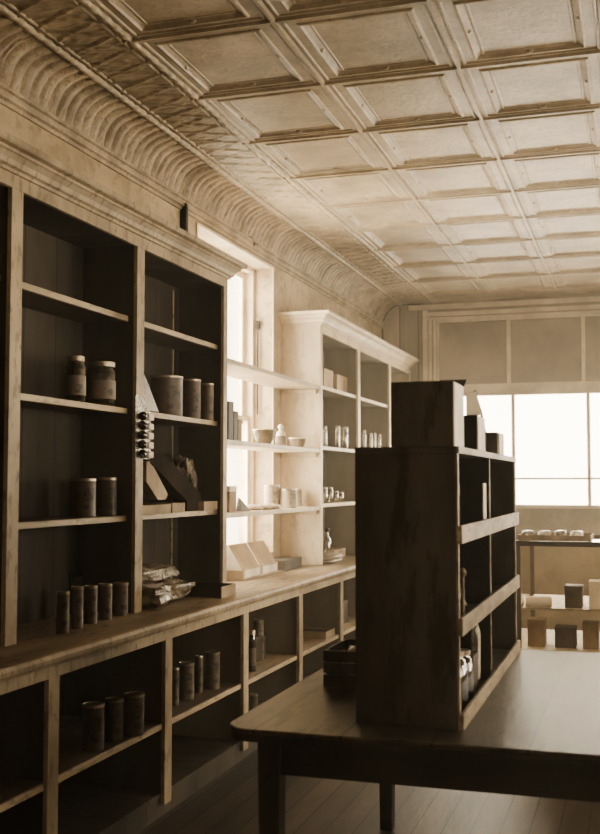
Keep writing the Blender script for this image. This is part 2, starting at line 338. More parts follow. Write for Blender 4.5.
# ribbed cove between wall and ceiling
cv = MB(); n = 10; ny = 2100; vs = []; fs = []; za, zb, xa, xb = 3.19, ZC+.004, XW+.004, -2.38
for j in range(ny+1):
    y = YB+(YE-YB)*j/ny
    for i in range(n+1):
        t = i/n; a = t*math.pi/2; env = math.sin(min(1, max(0, (t-.03)/.22))*math.pi/2)*math.sin(min(1, max(0, (1.0-t)/.14))*math.pi/2)
        yy = y+.03*math.sin(t*math.pi)
        rib = abs(math.sin(math.pi*yy/.078))**.6
        seam = 1 if (yy+.05) % .976 < .02 else 0
        o = .026*rib*env - .02*seam + .005*noise.noise((y*45, t*8, 1))*(1.6-t)
        # concave quarter profile, bulging slightly into the room
        x = xa+(xb-xa)*(1-math.cos(a))**1.0; z = za+(zb-za)*math.sin(a)
        nxv, nzv = math.cos(a)*.8, -math.sin(a)*.8
        vs.append((x+o*nxv, y, z+o*nzv*.9))
for j in range(ny):
    for i in range(n): a = j*(n+1)+i; fs.append((a, a+1, a+n+2, a+n+1))
cv.add(vs, fs); struct('trim_3', cv, COVE, smooth=75)
cm = MB(); cm.prism([(XW, 3.125), (XW+.012, 3.125), (XW+.016, 3.140), (XW+.03, 3.146), (XW+.03, 3.158), (XW+.020, 3.163), (XW+.024, 3.178), (XW+.036, 3.184), (XW+.036, 3.198), (XW+.01, 3.206), (XW, 3.206)], 1, YB, YE)
struct('trim_4', cm, COVE)
cl = MB().tube([(xa+(xb-xa)*(1-math.cos(t*math.pi/20))+.012, YE-.006, za+(zb-za)*math.sin(t*math.pi/20)-.012) for t in range(0, 11)]+[(-2.16, YE-.006, ZC-.012)], .006, 6)
cl.tube([(XW+.008, YE-.006, 2.78), (XW+.008, YE-.006, 3.18)], .006, 6); struct('crack_line', cl, IRON)  # thin dark tubes drawing a crack line along the corner and cove end
bt = MB().box(-2.36, -2.335, YE-.012, YE, 0, 3.37); struct('trim_6', bt, ENDPANEL)

def drop_noise(mb, amp, f=8): mb.v = [tuple(Vector(v)+noise.noise_vector(Vector(v)*f)*amp) for v in mb.v]

# ------------------------------------------------------------------ cabinets
XF = -2.28
def cornice(parent, y0, y1, m):
    prof = [(0, 2.685), (.012, 2.685), (.014, 2.697), (.028, 2.703), (.034, 2.722), (.052, 2.738), (.060, 2.741), (.060, 2.752), (.084, 2.757), (.090, 2.764), (.090, 2.782), (0, 2.782)]
    mb = MB(); n = len(prof); vs = []
    for o, z in prof: vs += [(XW+.002, y0-o, z), (XF+o, y0-o, z), (XF+o, y1+o, z), (XW+.002, y1+o, z)]
    fs = [(i*4+k, i*4+k+1, ((i+1) % n)*4+k+1, ((i+1) % n)*4+k) for i in range(n) for k in range(3)]
    fs += [tuple(i*4 for i in range(n)), tuple(i*4+3 for i in reversed(range(n)))]
    mb.add(vs, fs); build('cornice', mb, m, parent)
REC = .05
def upper_cabinet(name, y0, ys_, shelves, frame_m, side_m, in_m, shelf_m, label, back_clip=None, y1c=None, rec=.05, sw=.058):
    t = thing(name, (XF-.15, (y0+ys_[-1])/2, .882), label, 'cabinet')
    y1 = ys_[-1]; zb = .882
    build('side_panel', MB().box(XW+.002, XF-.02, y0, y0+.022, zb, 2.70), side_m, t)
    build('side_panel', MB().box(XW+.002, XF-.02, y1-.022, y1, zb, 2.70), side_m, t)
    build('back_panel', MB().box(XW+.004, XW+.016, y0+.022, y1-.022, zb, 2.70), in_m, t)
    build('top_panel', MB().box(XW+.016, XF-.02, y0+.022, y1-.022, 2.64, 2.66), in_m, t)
    fz = MB().box(XF-.02, XF, y0, y1, 2.632, 2.70); build('frieze', fz, frame_m, t, bevel=.002)
    cornice(t, y0, y1 if y1c is None else y1c, frame_m)
    allx = [y0]+ys_
    for k, q in enumerate(allx):
        if k == 0: a, b = q, q+sw
        elif k == len(allx)-1: a, b = q-sw, q
        else: a, b = q-.04, q+.04
        build('stile', MB().box(XF-.02, XF, a, b, zb, 2.632), frame_m, t, bevel=.002)
        if 0 < k < len(allx)-1: build('divider', MB().box(XW+.016, XF-.02, q-.03, q+.03, zb, 2.64), in_m, t)
    for k in range(len(allx)-1):
        a, b = allx[k]+(.022 if k == 0 else .03), allx[k+1]-(.022 if k == len(allx)-2 else .03)
        for z in shelves:
            s_ = MB().box(XW+.016, XF-.02-rec, a, b, z-.026, z)
            sh = build('shelf', s_, in_m if shelf_m is None else shelf_m, t)
            aa, bb = a+.001, b-.001
            build('shelf_edge', MB().box(XF-.02-rec, XF-rec, aa, bb, z-.028, z), SHELF if frame_m is FRAME else frame_m, sh, bevel=.003)
    return t
DSH = paint('shaded shelf board', (.10, .075, .048), (.16, .12, .08), 3, (1, .3, 1), .5, .3)  # board colour darkened for shade inside the near bays
upper_cabinet('open_shelf_cabinet', 2.41, [3.57, 4.65, 5.79], (2.297, 1.852, 1.341), FRAME, SHADEIN, SHADEIN, DSH, 'tall brown open-shelved cabinet with dark interior, nearest on the counter left of the window')
upper_cabinet('open_shelf_cabinet', 7.70, [8.87, 10.07, 11.04], (2.24, 1.775, 1.335), CREAMCAB, CREAMCAB, LITIN, LITIN, 'cream painted open-shelved cabinet on the counter beyond the window', y1c=10.96, rec=.02)
# boards across the window bay
for z, word in ((2.225, 'topmost bare cream board shelf spanning the window between the two cabinets'), (1.748, 'middle board shelf across the window holding two bowls'), (1.318, 'lowest board shelf across the window holding round tins')):
    t = thing('wall_shelf', (-2.43, 6.7, z-.03), word, 'shelf')
    mb = MB(); mb.box(XW+.004, XF-.005, 5.792, 7.698, z-.028, z); build('board', mb, SHELF if z > 2 else CREAMCAB, t, bevel=.003)
    build('cleat', MB().box(XW+.02, XF-.03, 7.672, 7.698, z-.06, z-.029), CREAMCAB, t); build('cleat', MB().box(XW+.02, XF-.03, 5.792, 5.818, z-.06, z-.029), FRAME, t)

# counter and base cabinet
XB = -2.05
ct = MB(); ct.box(XW+.002, -2.035, 2.3, YE-.002, .852, .88); 
wt = build('worktop', ct, COUNTER, org=(-2.3, 6.5, .852), bevel=.006, label='long worn wooden countertop running along the left wall', cat='countertop')
build('edge_moulding', MB().prism([(-2.05, .838), (-2.028, .838), (-2.020, .852), (-2.018, .866), (-2.026, .878), (-2.0345, .881), (-2.0345, .845), (-2.05, .845)], 1, 2.3, YE-.002), FRAME, wt)
bc = thing('base_cabinet', (-2.3, 6.5, 0), 'row of open compartments under the long countertop', 'cabinet')
dv = [2.5, 3.5, 4.5, 5.5, 6.49, 7.46, 8.45, 9.45, 10.45, 11.04]
build('rail', MB().box(XB-.02, XB, 2.42, YE-.01, .788, .8515), FRAME, bc, bevel=.002)
build('plinth', MB().box(XB-.06, XB-.03, 2.42, YE-.01, 0, .09), SHADEIN, bc)
build('back_panel', MB().box(XW+.004, XW+.016, 2.42, 5.5, .09, .851), SHADEIN, bc); build('back_panel', MB().box(XW+.004, XW+.016, 5.5, YE-.01, .09, .851), LITIN, bc)  # lining turns paler along the row to paint in the light
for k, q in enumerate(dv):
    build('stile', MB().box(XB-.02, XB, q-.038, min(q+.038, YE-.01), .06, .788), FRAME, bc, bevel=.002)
    build('divider', MB().box(XW+.016, XB-.02, q-.011, q+.011, .09, .85), SHADEIN if k < 3 else LITIN, bc)
    if k < len(dv)-1:
        a, b = q+.011, dv[k+1]-.011
        sh = build('shelf', MB().box(XW+.016, XB-.03, a, b, .392, .416), SHELF if k >= 3 else DSH, bc)  # farther boards take the paler colour as painted light
        build('shelf_edge', MB().box(XB-.03, XB-.016, q+.011, dv[k+1]-.011, .39, .416), SHELF, sh, bevel=.003)
        build('bottom_board', MB().box(XW+.016, XB-.02, a, b, .09, .11), SHADEIN, bc)

build('lit_seam', MB().box(XW+.017, XW+.024, hit(173, 330, 0, XW+.02).y-.006, hit(173, 330, 0, XW+.02).y+.006, .885, 2.62), SHELF, [o for o in COL.objects if o.name == 'open_shelf_cabinet'][0])  # pale strip painting the light caught on the back panel seam
# pipe / bare board end on the wall above the left cabinet
build('conduit_board', MB().box(XW+.001, XW+.03, 5.80, 5.86, 2.80, 3.165).box(XW+.03, XW+.042, 5.80, 5.82, 2.80, 3.165), IRON, org=(XW, 5.65, 2.8), bevel=.003, label='dark vertical board end fixed to the wall above the brown cabinet', cat='board')
# small iron bracket above the window
P = hit(249, 243, 0, XW)
mb = MB(); mb.tube([P+Vector((.01, -.10, .02)), P+Vector((.03, -.04, .03)), P+Vector((.035, .02, 0)), P+Vector((.03, .10, .01))], .007).tube([P+Vector((.01, 0, .04)), P+Vector((.035, .02, 0)), P+Vector((.01, .05, -.03))], .006); mb.box(XW, XW+.012, P.y-.05, P.y+.03, P.z-.02, P.z+.03)
build('wall_bracket', mb, paint('rusty bracket', (.09, .06, .035), (.2, .14, .085), 20, rough=.7), org=P, label='small twisted bracket on the plaster above the window', cat='bracket')

# ------------------------------------------------------------------ goods
def spot(xl, xr, yt, yb=None, zb=None, X=None):
    """a round or square thing seen between xl..xr, top yt; rests at zb; X = its centre plane or found from its foot yb."""
    mx = (xl+xr)/2
    if X is None: P = hit(mx, yb, 2, zb); d = (P-EYE); d.z = 0; d.normalize()
    else: P = hit(mx, yt, 0, X); d = None
    dist = (P-EYE).dot(FW); r = (xr-xl)/2/F*dist
    if d is not None: P = P+d*r; dist = (P-EYE).dot(FW)
    q = ray(mx, yt); hd = math.hypot(P.x, P.y); k = hd/math.hypot(q.x, q.y); top = EYE.z+q.z*k
    return P.x, P.y, r, top-zb
def clampx(x, r, lo=XW+.02): return max(x, lo+r)
LAB = {}
def can(name, box, label, base, dark, lid=True, group=None, lidm=None, zb=1.341, X=None, metal=.0):
    xl, xr, yt, yb = box; x, y, r, h = spot(xl, xr, yt, yb, zb, X)
    if x-r < XW+.02:
        x = XW+.02+r
    t = thing(name, (x, y, zb), label, 'tin' if 'tin' in name else 'can', group)
    build('body', MB().lathe(x, y, zb, [(r*.96, 0), (r, .004), (r*.985, .01), (r*.985, h-.012), (r, h-.006), (r*.97, h)], 28), TIN if metal else banded('lbl', base, dark, h*.08, h*.92), t, smooth=40)
    if metal: build('paper_label', MB().lathe(x, y, zb+.015, [(r*1.0, 0), (r*1.003, .001), (r*1.003, h-.035), (r*1.0, h-.034)], 28), banded('lbl', base, dark, 0, h-.03), t, smooth=40)
    if lid: build('lid', MB().lathe(x, y, zb+h, [(r*1.0, -.010), (r*1.02, -.009), (r*1.02, .001), (r*.95, .003), (r*.9, -.001), (0, 0)], 28), lidm or TIN, t, smooth=40)
    return t
def bottle(name, box, label, zb, X=None, gm=None, cat='bottle', capm=None, fill=False, neck=.45, group=None, tag=None):
    xl, xr, yt, yb = box; x, y, r, h = spot(xl, xr, yt, yb, zb, X); x = max(x, XW+.02+r)
    t = thing(name, (x, y, zb), label, cat, group); nr = r*neck; sh = .62 if neck < .6 else .82
    build('glass_body', MB().lathe(x, y, zb, [(r*.9, 0), (r, h*.03), (r, h*(sh-.06)), (r*.88, h*sh), (nr*1.05, h*(sh+.10)), (nr, h*(sh+.14)), (nr, h*.93)], 28), gm or BOTTLE, t, smooth=50)
    build('cap', MB().lathe(x, y, zb, [(nr*1.0, h*.88), (nr*1.18, h*.885), (nr*1.18, h*.985), (nr*1.05, h), (0, h)], 24), capm or TIN, t, smooth=40)
    if fill: build('contents', MB().lathe(x, y, zb, [(r*.8, .006), (r*.93, .012), (r*.93, h*(sh-.1)), (0, h*(sh-.1))], 24), JARFILL, t, smooth=50)
    if tag: build('paper_label', MB().lathe(x, y, zb+h*.15, [(r*1.0, 0), (r*1.01, .001), (r*1.01, h*.42), (r*1.0, h*.421)], 24), tag, t, smooth=40)
    return t
def boxy(name, x0, x1, y0, y1, z0, z1, m, label, cat='box', group=None, lidm=None):
    t = thing(name, ((x0+x1)/2, (y0+y1)/2, z0), label, cat, group)
    build('body', MB().box(x0, x1, y0, y1, z0, z1-.0015), m, t, bevel=.002)
    build('lid', MB().box(x0-.002, x1+.002, y0-.002, y1+.002, z1-(z1-z0)*.22, z1), lidm or m, t, bevel=.002)
    return t
Z1, Z2, Z3, ZK = 1.852, 1.341, .88, .88
LB1 = banded('brown jar label', (.20, .14, .085), (.05, .035, .02), 0, .1)
# brown cabinet, left bay
bottle('glass_jar', (66, 86, 356, 0), 'smaller dark lidded glass jar left of the big jar in the brown cabinet', Z1, -2.39, JARGLASS, 'jar', TIN, True, .72, tag=LB1)
bottle('glass_jar', (88, 116, 362, 0), 'big squat dark glass jar with wide lid beside the smaller jar', Z1, -2.385, JARGLASS, 'jar', TIN, True, .8, tag=LB1)
BR = (.13, .085, .05); BRD = (.035, .022, .014)
can('storage_tin', (73, 96, 479, 516), 'left tin of the pair on the third shelf, left bay of the brown cabinet', BR, BRD, X=-2.40, zb=Z2)
can('storage_tin', (98, 117, 478, 515), 'brown tin right of its twin on the third shelf, beside the divider', (.10, .07, .045), BRD, X=-2.39, zb=Z2)
for i, (b, w) in enumerate((((56, 69, 592, 634), 'leftmost'), ((71, 83, 587, 629), 'second from left'), ((84, 97, 586, 624), 'middle'), ((98, 112, 584, 620), 'fourth from left'), ((113, 128, 583, 616), 'rightmost, next to the divider'))):
    can('food_can', b, '%s of the five brown-labelled cans in the row on the counter' % w, (.15, .10, .06), BRD, group='labelled cans on the counter', zb=ZK)
P = hit(88, 580, 0, XW+.05)
fp = thing('framed_print', (XW+.05, P.y, ZK), 'dark framed card leaning against the back behind the row of counter cans', 'picture')
h_ = 1.02-ZK
build('frame', MB().box(XW+.02, XW+.032, P.y-.13, P.y+.09, ZK, 1.075), BLACKISH, fp, bevel=.002); build('print', MB().box(XW+.0321, XW+.034, P.y-.10, P.y+.06, ZK+.03, 1.05), banded('print', (.10, .075, .05), (.04, .03, .02), .03, .15), fp)
# right bay: tins
for i, (b, c1, w) in enumerate((((150, 183, 377, 0), (.13, .088, .055), 'largest tin with dark markings on the second shelf of the brown cabinet'), ((183, 201, 380, 0), (.15, .10, .06), 'medium tin between the large and the small one on the same shelf'), ((202, 214, 384, 0), (.16, .11, .068), 'smallest and rightmost tin of three on the second shelf'))):
    can('storage_tin', b, w, c1, (.05, .03, .018), zb=Z1, X=(-2.44, -2.41, -2.355)[i])
# leaning patterned card behind the divider
P0 = Vector((-2.36, 4.70, Z1))
A_ = hit(144, 375, 0, XF-.03); B_ = hit(159, 412, 0, XF-.03)
cd = MB().prism([(4.692, Z1), (B_.y, Z1), (A_.y+.01, A_.z), (4.692, A_.z+.005)], 0, XF-.036, XF-.03)
build('patterned_card', cd, paint('speckled card', (.20, .155, .105), (.34, .27, .19), 20, rough=.4, wear=(.03, .02, .013), wear_amt=1, fine=40), org=P0, label='speckled triangular card leaning just right of the cabinet divider', cat='card')
# bubble strip hanging on the divider: five rows of round dark pieces
yy = 4.628; xs_ = XF+.002
bs = thing('bubble_strip', (xs_, yy, 1.60), 'hanging clear strip with five dark round pieces on the divider of the brown cabinet', 'packet')
zt = hit(143, 412, 0, XF).z; zb_ = hit(143, 459, 0, XF).z
build('backing_card', MB().box(xs_, xs_+.003, yy-.035, yy+.13, zb_, zt).prism([(yy-.035, zt), (yy+.13, zt), (yy+.05, zt+.05), (yy-.0, zt+.085), (yy-.035, zt+.075)], 0, xs_, xs_+.003), wrinkle('clear strip', (.22, .17, .12), (.4, .33, .25)), bs)
sp_ = (zt-zb_)/5
for k in range(5):
    z = zb_+sp_*(k+.5)
    pf = [(.022*math.sin(a*math.pi/10), .022-.022*math.cos(a*math.pi/10)) for a in range(11)]
    build('dark_ball', MB().lathe(xs_+.0225, yy, z-.022, pf, 18), paint('glossy dark', (.012, .009, .006), (.03, .02, .013), rough=.15, bump=0, spec=.8), bs, smooth=60)
    build('white_tag', MB().box(xs_+.004, xs_+.030, yy+.06, yy+.115, z-.018, z+.014), PAPER, bs, bevel=.006)
# third shelf: cardboard display trays with tilted lids, paper bag
def display_box(y0, y1, x_front, z0, hf, depth, lid_len, ang, m_out, m_in, label, group=None, lid=True):
    t = thing('display_carton', (x_front-depth/2, (y0+y1)/2, z0), label, 'carton', group)
    mb = MB(); th = .003; xb = x_front-depth
    mb.box(xb, x_front, y0, y1, z0, z0+th); mb.box(x_front-th, x_front, y0, y1, z0+th, z0+hf); mb.box(xb, xb+th, y0, y1, z0+th, z0+hf); mb.box(xb+th, x_front-th, y0, y0+th, z0+th, z0+hf); mb.box(xb+th, x_front-th, y1-th, y1, z0+th, z0+hf)
    build('tray', mb, m_out, t)
    build('goods', MB().box(xb+.01, x_front-.01, y0+.008, y1-.008, z0+th, z0+hf*.75), CARDDK, t)
    if lid:
        a = R(ang); M = Matrix.Rotation(-a, 3, 'Y'); c0 = Vector((xb+.004, (y0+y1)/2, z0+hf))
        c1_ = c0+Vector((-math.sin(a), 0, math.cos(a)))*lid_len/2
        build('raised_lid', MB().obox(c1_, (.004, y1-y0, lid_len), M), m_in, t)
    return t
CARDL = paint('tan tray card', (.27, .19, .115), (.38, .28, .175), 5, rough=.7)  # tan cardboard colour for trays and small cartons
def yx(px, X=XF-.03): return hit(px, 505, 0, X).y
display_box(4.69, yx(171), XF-.03, Z2, .045, .20, 0, 0, CARDL, CARDDK, 'wide pale cardboard tray at the left of the third shelf, right bay', lid=False)
display_box(yx(172.5), yx(185), XF-.03, Z2, .05, .20, 0, 0, CARDL, CARDDK, 'narrow pale tray in the middle of the third shelf, right bay', lid=False)
display_box(yx(204), yx(217.5), XF-.03, Z2, .05, .18, 0, 0, CARDL, CARDDK, 'pale tray at the right end of the third shelf, right bay', lid=False)
# tilted boards (shape seen in the plane of the cabinet front: runs down to the right)
def yz_shape(name, pts, X0, X1, m, label, cat):
    q = [(hit(a, b, 0, X1).y, max(Z2, hit(a, b, 0, X1).z)) for a, b in pts]
    return build(name, MB().prism(q, 0, X0, X1), m, org=(X1, q[0][0], Z2), label=label, cat=cat, bevel=.002)
yz_shape('display_card', ((146.5, 462), (151, 461), (168, 494), (166, 500), (158, 500), (146.5, 482)), -2.40, -2.35, CARDL, 'pale card sloping down behind the wide tray on the third shelf', 'card')
yz_shape('display_box', ((153, 453), (166, 455), (201, 494), (201, 515), (187, 515), (187, 501), (151, 463)), -2.42, -2.345, MATTDARK, 'long dark box sloping down between the trays on the third shelf', 'box')
def bag(name, c, size, m, label, rot=0, seed=0, amp=.35, cat='bag', group=None, tiltx=0, flat=True):
    mb = MB(); nu, nv = 30, 16; vs = []; fs = []
    M = Matrix.Rotation(rot, 3, 'Z')@Matrix.Rotation(tiltx, 3, 'X')
    for j in range(nv+1):
        ph = math.pi*j/nv
        for i in range(nu):
            th = 2*math.pi*i/nu
            d = Vector((math.sin(ph)*math.cos(th), math.sin(ph)*math.sin(th), math.cos(ph)))
            e = Vector([math.copysign(abs(q)**.65, q) for q in d])
            q = Vector((e.x*size[0]/2, e.y*size[1]/2, e.z*size[2]/2))
            q *= 1+amp*(noise.noise(d*1.8+Vector((seed*3.1, 0, 0)))*.8+noise.noise(d*5+Vector((0, seed*2.3, 0)))*.45)
            vs.append(M@q)
    zmin = min(v.z for v in vs)
    c = Vector(c)
    if flat: vs = [Vector((v.x, v.y, max(v.z-zmin, .0)))+c for v in vs]
    for j in range(nv):
        for i in range(nu): i2 = (i+1) % nu; fs.append((j*nu+i, j*nu+i2, (j+1)*nu+i2, (j+1)*nu+i))
    mb.add(vs, fs); return build(name, mb, m, org=c, smooth=35, label=label, cat=cat, group=group)
bag('paper_bag', (-2.478, 5.64, Z2), (.12, .20, .30), CELLO, 'crumpled shiny bag standing against the back among the display trays', .3, 3, .45, tiltx=.35)
# counter right bay: crinkled bags and shallow tray
bag('cellophane_bag', (-2.36, 4.86, ZK), (.26, .36, .11), CELLO, 'crinkled bag at the front left of the pile beside the divider', .2, 5, .4, group='crinkled bags on the counter')
bag('cellophane_bag', (-2.40, 5.17, ZK), (.24, .34, .10), CELLO, 'crinkled bag lying against the shallow wooden tray', -.1, 6, .4, group='crinkled bags on the counter')
bag('cellophane_bag', (-2.47, 5.13, ZK+.098), (.18, .60, .085), CELLO, 'upper crinkled bag lying across the two bags under it', .05, 8, .4, group='crinkled bags on the counter')
bag('cellophane_bag', (-2.45, 4.80, ZK+.10), (.10, .16, .13), CELLO, 'small shiny twisted bag at the back behind the divider', .3, 11, .45, group='crinkled bags on the counter')
ty0, ty1, tx0, tx1 = 5.35, 5.56, -2.38, -2.135
tr_ = thing('shallow_tray', ((tx0+tx1)/2, (ty0+ty1)/2, ZK), 'shallow open cardboard tray at the right foot of the brown cabinet', 'tray')
mb = MB(); mb.box(tx0, tx1, ty0, ty1, ZK, ZK+.004); mb.box(tx1-.006, tx1, ty0, ty1, ZK+.004, ZK+.062); mb.box(tx0, tx0+.006, ty0, ty1, ZK+.004, ZK+.062)
build('sides', mb, CARDL, tr_); build('end', MB().box(tx0+.006, tx1-.006, ty0, ty0+.006, ZK+.004, ZK+.062), BLACKISH, tr_); build('end', MB().box(tx0+.006, tx1-.006, ty1-.006, ty1, ZK+.004, ZK+.062), BLACKISH, tr_)

# base cabinet goods
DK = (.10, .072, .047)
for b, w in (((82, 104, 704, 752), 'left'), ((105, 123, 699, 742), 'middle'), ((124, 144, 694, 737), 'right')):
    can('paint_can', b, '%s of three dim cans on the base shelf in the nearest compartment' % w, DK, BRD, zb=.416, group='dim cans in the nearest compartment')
for b, w in (((170, 179, 668, 706), 'narrow front can at the left end of the second compartment shelf'), ((179, 194, 663, 701), 'taller banded can second from left in the second compartment'), ((195, 203, 656, 693), 'thin can third from left in the second compartment'), ((205, 220, 652, 690), 'dark can at the right end of the second compartment shelf')):
    can('food_can', b, w, (.16, .115, .075), BRD, zb=.416)
bottle('tall_bottle', (248, 256, 630, 672), 'dark bottle at the front left of the third compartment shelf', .416, None, JARGLASS, fill=True, neck=.7, tag=LB1)
can('storage_tin', (254, 264, 620, 660), 'tin with a pale band behind the dark bottle in the third compartment', (.24, .2, .15), BRD, zb=.416)
bottle('small_bottle', (287, 291.5, 674, 690), 'tiny pale-capped bottle, left of the pair on the bottom board, third compartment', .11, None, JARGLASS, capm=PAPER)
bottle('small_bottle', (292, 296.5, 673, 689), 'tiny pale-capped bottle, right of the pair on the bottom board, third compartment', .11, None, JARGLASS, capm=PAPER)
can('food_can', (250, 258, 694, 712), 'lone can low under the third compartment shelf', (.2, .16, .11), BRD, zb=.11, X=-2.25)
boxy('wooden_box', -2.5, -2.22, 5.98, 6.30, .416, .56, CARDDK, 'closed dark box at the back of the third compartment')
boxy('wooden_box', -2.5, -2.28, 6.6, 6.95, .416, .57, CARDDK, 'low dark box at the back left of the fourth compartment')
build('dark_folder', MB().prism([(6.98, .42), (7.02, .42), (6.93, .60), (6.86, .60)], 0, -2.42, -2.2), CARDDK, org=(-2.3, 7, .416), bevel=.002, label='dark folder leaning in the fourth compartment', cat='folder')
P = hit(327, 639, 2, .416)
display_box(P.y-.02, P.y+.20, P.x, .416, .05, .30, 0, 0, CARDL, CARDDK, 'open carton with a pale end on the shelf of the fourth compartment', lid=False)
P = hit(350, 627, 2, .416)
boxy('tall_carton', -2.35, -2.18, 7.68, 7.90, .416, .62, CARDL, 'upright pale carton in the fifth compartment')
boxy('tall_carton', -2.35, -2.18, 7.93, 8.10, .416, .59, CARDDK, 'darker upright carton behind the pale carton in the fifth compartment')

# window shelf goods
ZW2, ZW3 = 1.748, 1.318
def on_x(px, py, X): return hit(px, py, 0, X)
def sbox(name, xl, xr, yt, X, zb, d, m, label, cat='box', lidm=None):
    a = on_x(xl, yt, X); b = on_x(xr, yt, X); return boxy(name, X-d, X, a.y, b.y, zb, zb+max(.02, a.z-zb), m, label, cat, None, lidm)
sbox('tall_carton', 228.6, 233.5, 401, XF-.06, ZW2, .05, CARDDK, 'tallest narrow dark box at the left end of the middle window shelf')
sbox('tall_carton', 234, 238, 411, XF-.06, ZW2, .05, CARDDK, 'second narrow box from the left end of the middle window shelf')
sbox('tall_carton', 238.3, 242, 419, XF-.06, ZW2, .05, CARDL, 'shortest narrow box of three on the middle window shelf')
def bowl(box, zb, X, label, handle=False):
    xl, xr, yt = box; x, y, r, h = spot(xl, xr, yt, None, zb, X)
    t = thing('enamel_bowl', (x, y, zb), label, 'bowl')
    build('basin', MB().lathe(x, y, zb, [(r*.55, 0), (r*.62, .004), (r*.9, h*.5), (r, h*.92), (r*1.06, h), (r*1.0, h-.002), (r*.86, h*.5), (r*.55, .01), (0, .009)], 32), ENAMEL, t, smooth=40)
    build('rim', MB().lathe(x, y, zb, [(r*1.0, h-.004), (r*1.07, h-.003), (r*1.07, h+.004), (r*1.0, h+.004)], 32), WHITE, t, smooth=40)
    if handle: build('handle', MB().tube([(x-.02, y-r, zb+h*.9), (x-.02, y-r-.04, zb+h*.9), (x-.02, y-r-.045, zb+h*.55), (x-.02, y-r+.01, zb+h*.4)], .005), WHITE, t, smooth=60)
bowl((253, 275, 430), ZW2, XF-.12, 'grey enamel bowl with a loop handle, left on the middle window shelf', True)
bowl((289, 306, 438.5), ZW2, XF-.12, 'smaller grey bowl at the right end of the middle window shelf')
x, y, r, h = spot(275, 287, 424, None, ZW2, XF-.12)
t = thing('sugar_pot', (x, y, ZW2), 'white rounded pot with knobbed lid between the two bowls', 'pot')
build('body', MB().lathe(x, y, ZW2, [(r*.7, 0), (r*.95, h*.08), (r, h*.25), (r*.9, h*.42), (r*.8, h*.46)], 28), ENAMEL, t, smooth=60)
build('lid', MB().lathe(x, y, ZW2, [(r*.84, h*.46), (r*.8, h*.55), (r*.6, h*.66), (r*.3, h*.72), (r*.28, h*.76), (r*.5, h*.82), (r*.52, h*.9), (r*.3, h*.98), (0, h)], 28), WHITE, t, smooth=60)
# lower window shelf
sbox('paper_packet', 229.5, 236.5, 486, XF-.08, ZW3, .05, CARDL, 'small upright pale packet at the left end of the lowest window shelf', 'packet', PAPER)
a = on_x(239, 505, XF-.08).y; b = on_x(248, 505, XF-.08).y
build('price_card', MB().add([(XF-.10, a, ZW3), (XF-.10, b+.02, ZW3), (XF-.10, a+.03, ZW3+.085), (XF-.06, a-.01, ZW3), (XF-.06, b, ZW3), (XF-.085, a+.02, ZW3+.085)], [(0, 2, 1), (3, 4, 5), (0, 3, 5, 2), (1, 2, 5, 4), (0, 1, 4, 3)]), CARDDK, org=(XF-.1, a, ZW3), label='dark triangular card beside the small upright packet', cat='card')
for k in range(3):
    px = 253+8.5*k; q = on_x(px, 505, XF-.12)
    bag('wrapped_bar', (XF-.12, q.y, ZW3), (.14, .20, .034), PALEBAG, '%s of three flat wrapped packets on the lowest window shelf' % ('left', 'middle', 'right')[k], .5, 20+k, .15, cat='packet', group='flat packets on the lowest window shelf')
can('round_tin', (264, 280, 485, 0), 'round tin behind the flat packets on the lowest window shelf', (.36, .29, .19), (.2, .15, .1), zb=ZW3, X=XF-.2, metal=0)
can('round_tin', (280, 297, 489, 0), 'round tin with a pale printed band at the front of the lowest window shelf', (.40, .33, .235), (.2, .17, .12), zb=ZW3, X=XF-.09, metal=0)
can('round_tin', (293, 302, 489.5, 0), 'narrow tin half hidden right of the round banded tin', (.33, .27, .19), (.2, .16, .1), zb=ZW3, X=XF-.15, metal=0)
# cartons under the window
def open_carton(y0, y1, xf, label):
    t = display_box(y0, y1, xf, ZK, .072, .13, 0, 0, CARD, CARDIN, label, 'cartons with raised lids under the window', lid=False)
    a = Vector((xf-.012, 0, ZK+.066)); b = Vector((xf-.105, 0, ZK+.215)); n_ = Vector((.003, 0, .002))
    build('sloping_card', MB().prism([(a.x, a.z), (b.x, b.z), (b.x-.004, b.z-.002), (a.x-.004, a.z-.002)], 1, y0+.004, y1-.004), CARDIN, t)
    build('side_flap', MB().prism([(xf-.126, ZK+.06), (xf-.004, ZK+.06), (xf-.102, ZK+.218), (xf-.155, ZK+.205)], 1, y0-.004, y0-.001), PAPER, t)
    build('end_flap', MB().box(xf-.001, xf+.002, y0+.03, y1-.03, ZK+.012, ZK+.06), PAPER, t)
open_carton(6.38, 6.715, -2.40, 'pale carton with a sloping tan card under the window, left one of two')
open_carton(6.722, 7.06, -2.40, 'pale carton with a sloping tan card right of its twin under the window')
boxy('flat_tin_box', -2.55, -2.385, 7.17, 7.56, ZK, .95, RACK, 'flat dark lidded box on the counter at the foot of the cream cabinet')

